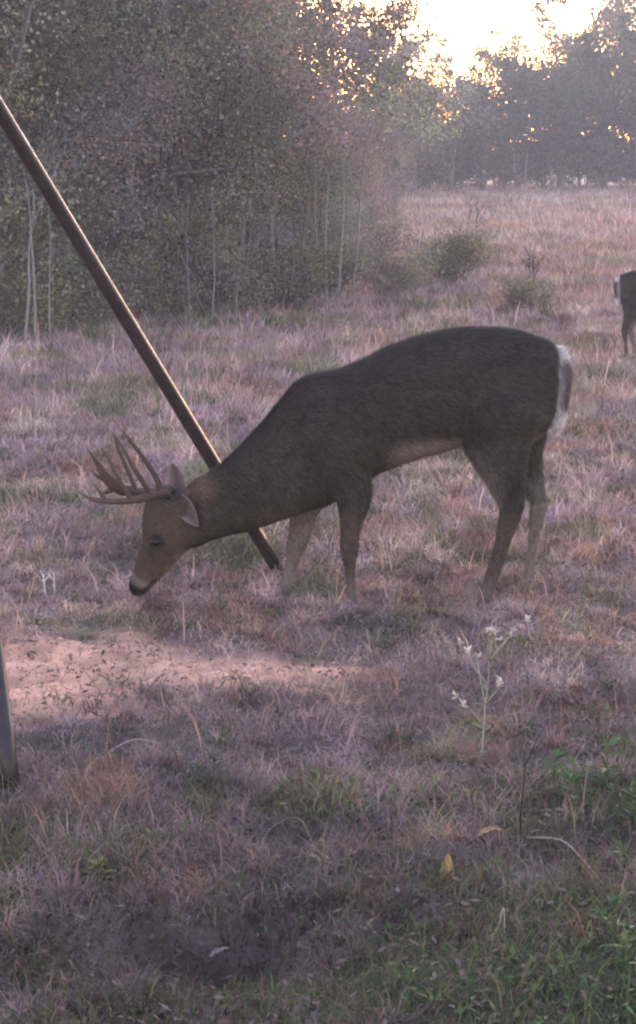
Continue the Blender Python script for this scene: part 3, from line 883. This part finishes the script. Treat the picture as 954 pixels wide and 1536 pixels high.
def deer_flow(P):
    f = np.tile([0.9, 0.0, -0.45], (len(P), 1))
    lo = sstep(0.5, 0.38, P[:, 2])[:, None] * (P[:, 0] > -.5)[:, None]
    return f * (1 - lo) + np.array([0.15, 0, -1.0]) * lo


def deer_zone(P):
    z = np.where(P[:, 2] < .36, .5, 1.0)
    return np.where(P[:, 0] < -.76, .4, z)


coat_me = fur_mesh(BVl, BN, BC, body_me, 210000, 3, .014, .032, deer_flow, deer_zone)

buck = empty('deer', tuple(DEER0))
tag(buck, 'antlered whitetail buck grazing with lowered head beside the bare sandy patch', 'deer')
body = link_mesh('body', body_me, M_FUR, buck)
coat = link_mesh('coat', coat_me, M_HAIR, body); coat['kind'] = 'stuff'


def dpt(x, y, dy=0.0): return at(x, y, YD + dy) - DEER0


def smooth_tube(mb, pts, rads, c, sides=10, k=5, flat=None):
    a_ = np.c_[np.array(pts), np.array(rads), np.array(flat if flat is not None else rads)]
    a_ = resample(a_, k); mb.tube(a_[:, :3], a_[:, 3], sides, c, a_[:, 4])


# antlers
brown = np.array([.075, .046, .036]); ivory = np.array([.15, .105, .09])
for tines in (
    # near antler: beam, then points
    [([(252, 744, -.035), (243, 741, -.075), (222, 746, -.13), (195, 751, -.155), (165, 752, -.145), (140, 749, -.115), (122, 741, -.08)], [13, 15, 14, 12, 11, 8, 2]),
     ([(228, 745, -.12), (214, 722, -.135), (197, 695, -.14), (180, 665, -.135), (166, 646, -.125)], [10, 9, 8, 6, 1.5]),
     ([(198, 751, -.155), (185, 730, -.165), (172, 706, -.165), (160, 684, -.155), (152, 672, -.15)], [9, 8, 7, 5, 1.5]),
     ([(160, 752, -.142), (150, 738, -.145), (141, 726, -.145)], [8, 6, 1.5]),
     ([(240, 741, -.085), (236, 726, -.085), (235, 712, -.08)], [8, 6, 1.5])],
    # far antler
    [([(258, 738, .035), (250, 733, .075), (232, 737, .13), (206, 738, .155), (180, 732, .145), (160, 716, .12), (146, 694, .095), (132, 674, .07)], [13, 15, 14, 16, 23, 20, 10, 2]),
     ([(243, 735, .11), (232, 712, .125), (216, 688, .13), (198, 664, .125), (182, 644, .115)], [11, 10, 9, 7, 1.5]),
     ([(205, 738, .155), (196, 716, .165), (185, 690, .165), (176, 668, .16), (170, 650, .155)], [9, 8, 7, 5, 1.5]),
     ([(163, 720, .125), (149, 716, .13), (136, 706, .13)], [11, 8, 1.5]),
     ([(176, 731, .145), (164, 736, .14), (150, 741, .13)], [12, 10, 2])]):
    mb = MB()
    for pts, rad in tines:
        rad = np.array(rad) * 0.00100
        cc_ = np.array(brown)
        smooth_tube(mb, [dpt(*p) for p in pts], rad, cc_, 9)
    V, T, C = mb.data()
    t_ = np.clip((np.linalg.norm(V - dpt(252, 742), axis=1) - .08) / .2, 0, 1)[:, None]
    C[:] = brown * (1 - t_ * .55) + ivory * t_ * .55
    link_mesh('antler', tri_mesh('antler', V, T, C, True), M_ANTLER, buck)


def ear(base, tip, out, width, face):
    """leaf-shaped hollow ear: base, tip, half width (m), face = direction its hollow opens"""
    base, tip, face = map(lambda v: np.asarray(v, float), (base, tip, face))
    ax_ = tip - base; n_ = 12; V, C = [], []
    L = np.linalg.norm(ax_); ax_ /= L
    face = face - ax_ * (face @ ax_); face /= np.linalg.norm(face)
    sd = np.cross(ax_, face)
    for lay in (0, 1):
        for i in range(n_ + 1):
            t = i / n_; w = width * (math.sin(math.pi * (0.16 + 0.84 * t) ** 0.8) ** 0.8 + 0.0) if t < 1 else 0.002
            for j in range(7):
                u = (j - 3) / 3
                V.append(base + ax_ * L * t + sd * u * w - face * (w * 0.45 * (1 - u * u)) - face * lay * 0.005)
                if lay == 0: C.append(np.array([.22, .165, .15]) * (0.45 + .6 * u * u))
                else: C.append(np.array([.13, .10, .09]) * (1 - .3 * abs(u)))
    T = []; st = (n_ + 1) * 7
    for lay in (0, 1):
        for i in range(n_):
            for j in range(6):
                p = lay * st + i * 7 + j
                q = [(p, p + 1, p + 8), (p, p + 8, p + 7)]
                T += q if lay == 0 else [t_[::-1] for t_ in q]
    for i in range(n_):
        for j, fl in ((0, 1), (6, 0)):
            p, q = i * 7 + j, (i + 1) * 7 + j
            T += [(p, q, q + st), (p, q + st, p + st)]
    return tri_mesh('ear', V, T, C, True)


for me in (ear(dpt(266, 748, -.045), dpt(297, 790, -.115), 0, .033, (-.45, -.85, .1)),
           ear(dpt(268, 744, .035), dpt(258, 695, .11), 0, .034, (-.5, -.85, .1))):
    link_mesh('ear', me, M_FUR, buck)


def ball(c, r3, seg=16, c_=(0.01, 0.008, 0.008)):
    mb = MB(); t = np.linspace(0, math.pi, 10); rr_ = np.sin(t) + 1e-4
    mb.tube(np.array([np.asarray(c) + np.array([0, r3[1] * -math.cos(a_), 0]) for a_ in t]), rr_ * r3[0], seg, c_, rr_ * r3[2], up=(0, 0, 1))
    return mb


for sgn in (-1, 1):
    ball(dpt(236, 808) + np.array([0, sgn * .0590, 0]), (.020, .013, .015)).build('eye', M_EYE, buck)
for sgn in (-1, 1):
    ball(dpt(199, 884) + np.array([0, sgn * .016, 0]), (.006, .009, .004), 10).build('nostril', M_EYE, buck)
# hooves: two toes each
for (x, y, dy) in ((521, 918, NF - YD), (419, 903, FF - YD), (713, 918, NH - YD), (784, 899, FH - YD)):
    mb = MB(); p = dpt(x, y, dy)
    for sgn in (-1, 1):
        q = p + np.array([0, sgn * .011, 0])
        zg = float(gz(p[0] + DEER0[0], p[1] + DEER0[1])) - 0.006
        zb = min(zg, p[2] - .03)
        mb.tube(np.array([[q[0] + .008, q[1], q[2] + .012], [q[0] - .002, q[1], (q[2] + zb) / 2], [q[0] - .014, q[1], zb + .006], [q[0] - .018, q[1], zb]]),
                [.012, .015, .017, .015], 10, (.035, .03, .028), [.009, .011, .012, .011])
    mb.build('hoof', M_ANTLER, buck)
# tail: white underside, dark top, hanging
tl = MB()
ts = resample([(831, 519, 7, .012), (838, 532, 9, .018), (842, 556, 11, .026), (840, 585, 11, .028), (836, 610, 10.5, .027), (834, 626, 9, .022), (835, 637, 3, .008)], 4)
loft(tl, [(dpt(x, y), np.array([0, w, 0]), np.array([h * PXS, 0, 0])) for x, y, h, w in ts], 16)
V, T, C = tl.data()
tx = to_px(V + DEER0 * 1.0)[0] if False else V[:, 0]
cx0 = np.interp(-V[:, 2], -np.array([dpt(x, y)[2] for x, y, _, _ in ts]), [dpt(x, y)[0] for x, y, _, _ in ts])
k_ = sstep(-.006, .006, V[:, 0] - cx0) * sstep(dpt(0, 526)[2], dpt(0, 540)[2], V[:, 2]) * sstep(dpt(0, 615)[2], dpt(0, 598)[2], V[:, 2])
C = np.array([.85, .80, .76])[None] * (1 - k_[:, None]) + np.array([.16, .13, .12]) * k_[:, None]
tail_me = tri_mesh('tail', V, T, C, True)
tail = link_mesh('tail', tail_me, M_FUR, buck)
tail_me.calc_loop_triangles()
TN = np.empty(len(V) * 3, np.float32); tail_me.vertices.foreach_get('normal', TN)
tcoat = link_mesh('tail_coat', fur_mesh(V, TN.reshape(-1, 3).astype(float), C, tail_me, 12000, 5, .025, .05, lambda P: np.tile([.05, 0, -1.0], (len(P), 1))), M_HAIR, tail)
tcoat['kind'] = 'stuff'

# the second deer, turned the other way, cut by the frame on the right
doe = empty('deer', (0, 0, 0), math.pi + 0.12)
s2 = 0.70
doe.scale = (s2, s2, s2)
dg_ = gnd(930, 545)
rump = (at(835, 540, YD) - DEER0)[0] * s2
doe.location = (at(926, 470, dg_[1])[0] + rump, dg_[1], float(gz(2.6, dg_[1])))
tag(doe, 'small antlerless deer grazing out in the clearing, its pale rump turned to the buck', 'deer')
for ch in list(buck.children):
    if not ch.name.startswith('antler'): copy_tree(ch, doe)


# ------------------------------------------------------------------ weeds and scraps in the foreground
def weed(name, px, py, h, seed, label, cat='plant', stem_c=(.30, .27, .20), heads=0, head_c=(.80, .74, .62), leaves=10, leaf=.035,
         leaf_c=(.10, .17, .06), lean=(0, 0), branches=3, srad=.0028, group=None):
    r = np.random.RandomState(seed)
    p = gnd(px, py); p[2] = float(gz(p[0], p[1])) - .01
    e = empty(name, tuple(p))
    t = np.linspace(0, 1, 7)
    P = np.c_[lean[0] * t ** 1.5, lean[1] * t ** 1.5, h * t] + np.cumsum(r.randn(7, 3) * .012 * h, 0) * t[:, None]
    mb = MB(); mb.tube(P, srad * (1 - .5 * t), 6, stem_c); mb.build('stem', M_BARK, e)
    ends = [P[-1]]
    for j in range(branches):
        i = r.randint(2, 6); a_ = r.rand() * 6.283; L = h * (.18 + .25 * r.rand())
        q = np.array([P[i] + np.array([math.cos(a_) * .7, math.sin(a_) * .7, .9]) * L * u for u in (0, .4, .75, 1)])
        q[1:] += r.randn(3, 3) * .02 * L
        mb = MB(); mb.tube(q, [srad * .7, srad * .6, srad * .5, srad * .3], 5, stem_c); mb.build('branch', M_BARK, e)
        ends.append(q[-1])
    for j in range(heads):
        c0 = ends[j % len(ends)] + r.randn(3) * .010
        mb = MB()
        for m in range(16):
            a_ = r.rand() * 6.283; L = .006 + .012 * r.rand()
            d = np.array([math.cos(a_) * .8, math.sin(a_) * .8, r.rand() * 1.6 - .5]); s = np.array([-math.sin(a_), math.cos(a_), 0])
            mb.add([c0, c0 + d * L * .6 + s * L * .2, c0 + d * L, c0 + d * L * .6 - s * L * .2], [(0, 1, 2), (0, 2, 3)], np.array(head_c) * (.7 + .5 * r.rand()))
        mb.build('flower_head', M_LEAF, e, False)
    for j in range(leaves):
        i = r.randint(0, 5); a_ = r.rand() * 6.283; L = leaf * (.6 + .8 * r.rand())
        b0 = P[i] + (P[i + 1] - P[i]) * r.rand()
        d = np.array([math.cos(a_), math.sin(a_), .15 + .6 * r.rand()]); s = np.array([-math.sin(a_), math.cos(a_), 0]) * L * .17
        pts = [b0, b0 + d * L * .4 + s, b0 + d * L * .45 + np.array([0, 0, -.06 * L]), b0 + d * L * .4 - s, b0 + d * L * .8 + s * .6 + np.array([0, 0, -.12 * L]), b0 + d * L * .8 - s * .6 + np.array([0, 0, -.12 * L]), b0 + d * L + np.array([0, 0, -.25 * L])]
        mb = MB(); mb.add(pts, [(0, 2, 1), (0, 3, 2), (1, 2, 4), (3, 5, 2), (2, 6, 4), (2, 5, 6)], np.array(leaf_c) * (.7 + .6 * r.rand()))
        mb.build('leaf', M_LEAF, e, False)
    return tag(e, label, cat, group)


weed('seeding_weed', 722, 1150, .34, 11, 'pale-stemmed weed with whitish fluffy seed heads in front of the buck\'s hind legs', heads=16, branches=8, leaves=14, lean=(.035, 0),
     leaf_c=(.22, .23, .14), srad=.0027, stem_c=(.40, .36, .29), head_c=(.74, .68, .57))
weed('dark_stalk', 781, 1260, .22, 12, 'thin dark dead stalk standing upright in the grass below the seeding weed', stem_c=(.05, .045, .04), branches=1, leaves=3, leaf=.02, leaf_c=(.09, .08, .06))
for i, (x, y, h) in enumerate([(860, 1210, .13), (910, 1190, .15), (945, 1230, .12), (830, 1180, .10)]):
    weed('leafy_weed', x, y, h, 20 + i, 'bushy bright green weed in the patch right of the dark stalk', leaves=26, leaf=.045, leaf_c=(.085, .15, .05), branches=3, stem_c=(.12, .17, .07), group='green weeds beside the dark stalk')
for i, (x, y, h) in enumerate([(715, 1310, .07), (745, 1325, .06), (690, 1340, .05)]):
    weed('leafy_weed', x, y, h, 30 + i, 'low bright green weed beside the yellow leaf', leaves=16, leaf=.035, leaf_c=(.075, .15, .055), branches=2, stem_c=(.12, .17, .07), group='green weeds beside the yellow leaf')
for i, (x, y, h) in enumerate([(935, 1310, .08), (940, 1470, .09), (905, 1420, .08), (925, 1390, .06)]):
    weed('leafy_weed', x, y, h, 40 + i, 'low green weed among the litter at the near edge of the grass', leaves=18, leaf=.035, leaf_c=(.085, .14, .05), branches=2, stem_c=(.12, .17, .07), group='green weeds at the near edge of the grass')
for i, (x, y, h) in enumerate([(150, 1330, .08), (330, 930, .10), (320, 1180, .12), (300, 1190, .10), (160, 895, .08)]):
    weed('leafy_weed', x, y, h, 50 + i, ['yellow-green weed in the dry grass below the bare patch', 'dark green tuft under the buck\'s throat', 'grey-green tuft below the bare patch',
         'smaller grey-green tuft below the bare patch', 'olive tuft just ahead of the buck\'s nose'][i],
         leaves=34, leaf=.03, leaf_c=[(.22, .22, .07), (.10, .13, .06), (.08, .10, .075), (.08, .10, .075), (.17, .15, .06)][i], branches=3, stem_c=(.15, .15, .09))
for i, (x, y, h) in enumerate([(715, 365, .55), (800, 445, .45), (705, 340, .5), (795, 420, .4)]):
    weed('twiggy_weed', x, y, h * 1.2, 60 + i, 'dark twiggy dead weed standing in the open grass behind the buck', stem_c=(.07, .06, .06), leaves=10, leaf=.10, leaf_c=(.07, .07, .055), branches=5, srad=.008,
         group='dark twiggy weeds behind the buck')
for i, (x, y) in enumerate([(68, 905), (82, 900)]):
    weed('pale_stalk', x, y, .09, 70 + i, 'short whitish dead stalk at the far rim of the bare patch', stem_c=(.72, .68, .68), leaves=2, leaf=.03, leaf_c=(.7, .66, .66), branches=2, srad=.0035,
         group='whitish stalks at the rim of the bare patch')


def big_leaf(name, px, py, length, width, c, label, az, tilt, cat, z=.03, seed=0):
    r = np.random.RandomState(seed)
    p = gnd(px, py); p[2] = float(gz(p[0], p[1])) + z
    n_, m_ = 10, 5; V, T = [], []
    for i in range(n_ + 1):
        t = i / n_; w = width * (math.sin(math.pi * min(.999, .06 + .94 * t) ** .8)) + .001
        for j in range(m_):
            u = (j - 2) / 2
            V.append([(t - .5) * length, u * w, .25 * w * abs(u) + .12 * length * math.sin(t * 3.0) + r.randn() * .0012])
    for i in range(n_):
        for j in range(m_ - 1):
            a_ = i * m_ + j; T += [(a_, a_ + 1, a_ + m_ + 1), (a_, a_ + m_ + 1, a_ + m_)]
    V = np.array(V); ct, st_ = math.cos(tilt), math.sin(tilt)
    V = np.c_[V[:, 0] * ct - V[:, 2] * st_, V[:, 1], V[:, 0] * st_ + V[:, 2] * ct]
    C = np.array(c) * (.75 + .5 * np.random.RandomState(seed).rand(len(V), 1))
    o = link_mesh(name, tri_mesh(name, V, T, C, True), M_LEAF)
    o.location = p; o.rotation_euler = (0, 0, az)
    return tag(o, label, cat)


big_leaf('fallen_leaf', 671, 1305, .095, .016, (.50, .34, .11), 'yellow dead leaf propped upright in the near grass', math.radians(80), math.radians(55), 'leaf', .055, 1)
big_leaf('fallen_leaf', 735, 1275, .06, .014, (.40, .26, .13), 'small orange-brown leaf beside the yellow one', math.radians(10), math.radians(10), 'leaf', .03, 2)
big_leaf('fallen_leaf', 915, 1265, .05, .014, (.07, .06, .06), 'dark curled dead leaf near the green weeds', math.radians(60), math.radians(40), 'leaf', .04, 3)
big_leaf('fallen_leaf', 330, 1395, .045, .010, (.30, .25, .23), 'pale dry leaf scrap over the dark hollow in the near grass', math.radians(20), math.radians(15), 'leaf', .04, 4)



def twig(pts, rad, c, label, seed=0):
    P = []
    for x, y, z in pts:
        p = gnd(x, y); p[2] = float(gz(p[0], p[1])) + z; P.append(p)
    P = resample(np.array(P), 5); o = P[0].copy()
    mb = MB(); t = np.linspace(0, 1, len(P)); mb.tube(P - o, rad * (1 - .6 * t), 6, c)
    ob = mb.build('dry_stem', M_BARK); ob.location = o
    return tag(ob, label, 'stem')


twig([(735, 1412, .012), (748, 1402, .03), (755, 1392, .05), (757, 1410, .02)], .0022, (.40, .33, .22), 'curled pale straw stem near the yellow leaf')
twig([(790, 1270, .02), (840, 1282, .045), (872, 1310, .04), (905, 1345, .015)], .0025, (.34, .28, .25), 'long pinkish dry stem lying below the bushy green weeds')
twig([(385, 1262, .01), (405, 1240, .03), (450, 1236, .035), (478, 1262, .01)], .0018, (.32, .26, .22), 'arched dry stem over a dark hollow in the grass')
twig([(395, 1275, .02), (440, 1268, .035), (480, 1290, .02)], .0022, (.38, .30, .27), 'short dry stem lying under the arched one')
twig([(165, 1130, .015), (200, 1125, .03), (240, 1128, .02)], .0025, (.40, .34, .33), 'pale dry stem on the near rim of the bare patch')

# ------------------------------------------------------------------ haze
HAZE = 0.0021
hx, hy0, hy1, hz0, hz1 = 60.0, -30.0, 170.0, -1.5, 16.0
V = [[sx, sy, sz_] for sz_ in (hz0, hz1) for sy in (hy0, hy1) for sx in (-hx, hx)]
T = [(0, 2, 1), (1, 2, 3), (4, 5, 6), (5, 7, 6), (0, 1, 4), (1, 5, 4), (2, 6, 3), (3, 6, 7), (0, 4, 2), (2, 4, 6), (1, 3, 5), (3, 7, 5)]
mh = bpy.data.materials.new('haze'); mh.use_nodes = True
nh, lh = mh.node_tree.nodes, mh.node_tree.links
nh.remove(nh['Principled BSDF'])
pv = nh.new('ShaderNodeVolumePrincipled')
pv.inputs['Color'].default_value = (0.90, 0.91, 0.97, 1)
pv.inputs['Density'].default_value = HAZE
pv.inputs['Anisotropy'].default_value = 0.0
lh.new(pv.outputs[0], nh['Material Output'].inputs['Volume'])
if HAZE > 0:
    haze = link_mesh('haze', tri_mesh('haze', V, T), mh)
    tag(haze, 'thin evening haze hanging over the clearing', 'haze', kind='stuff')
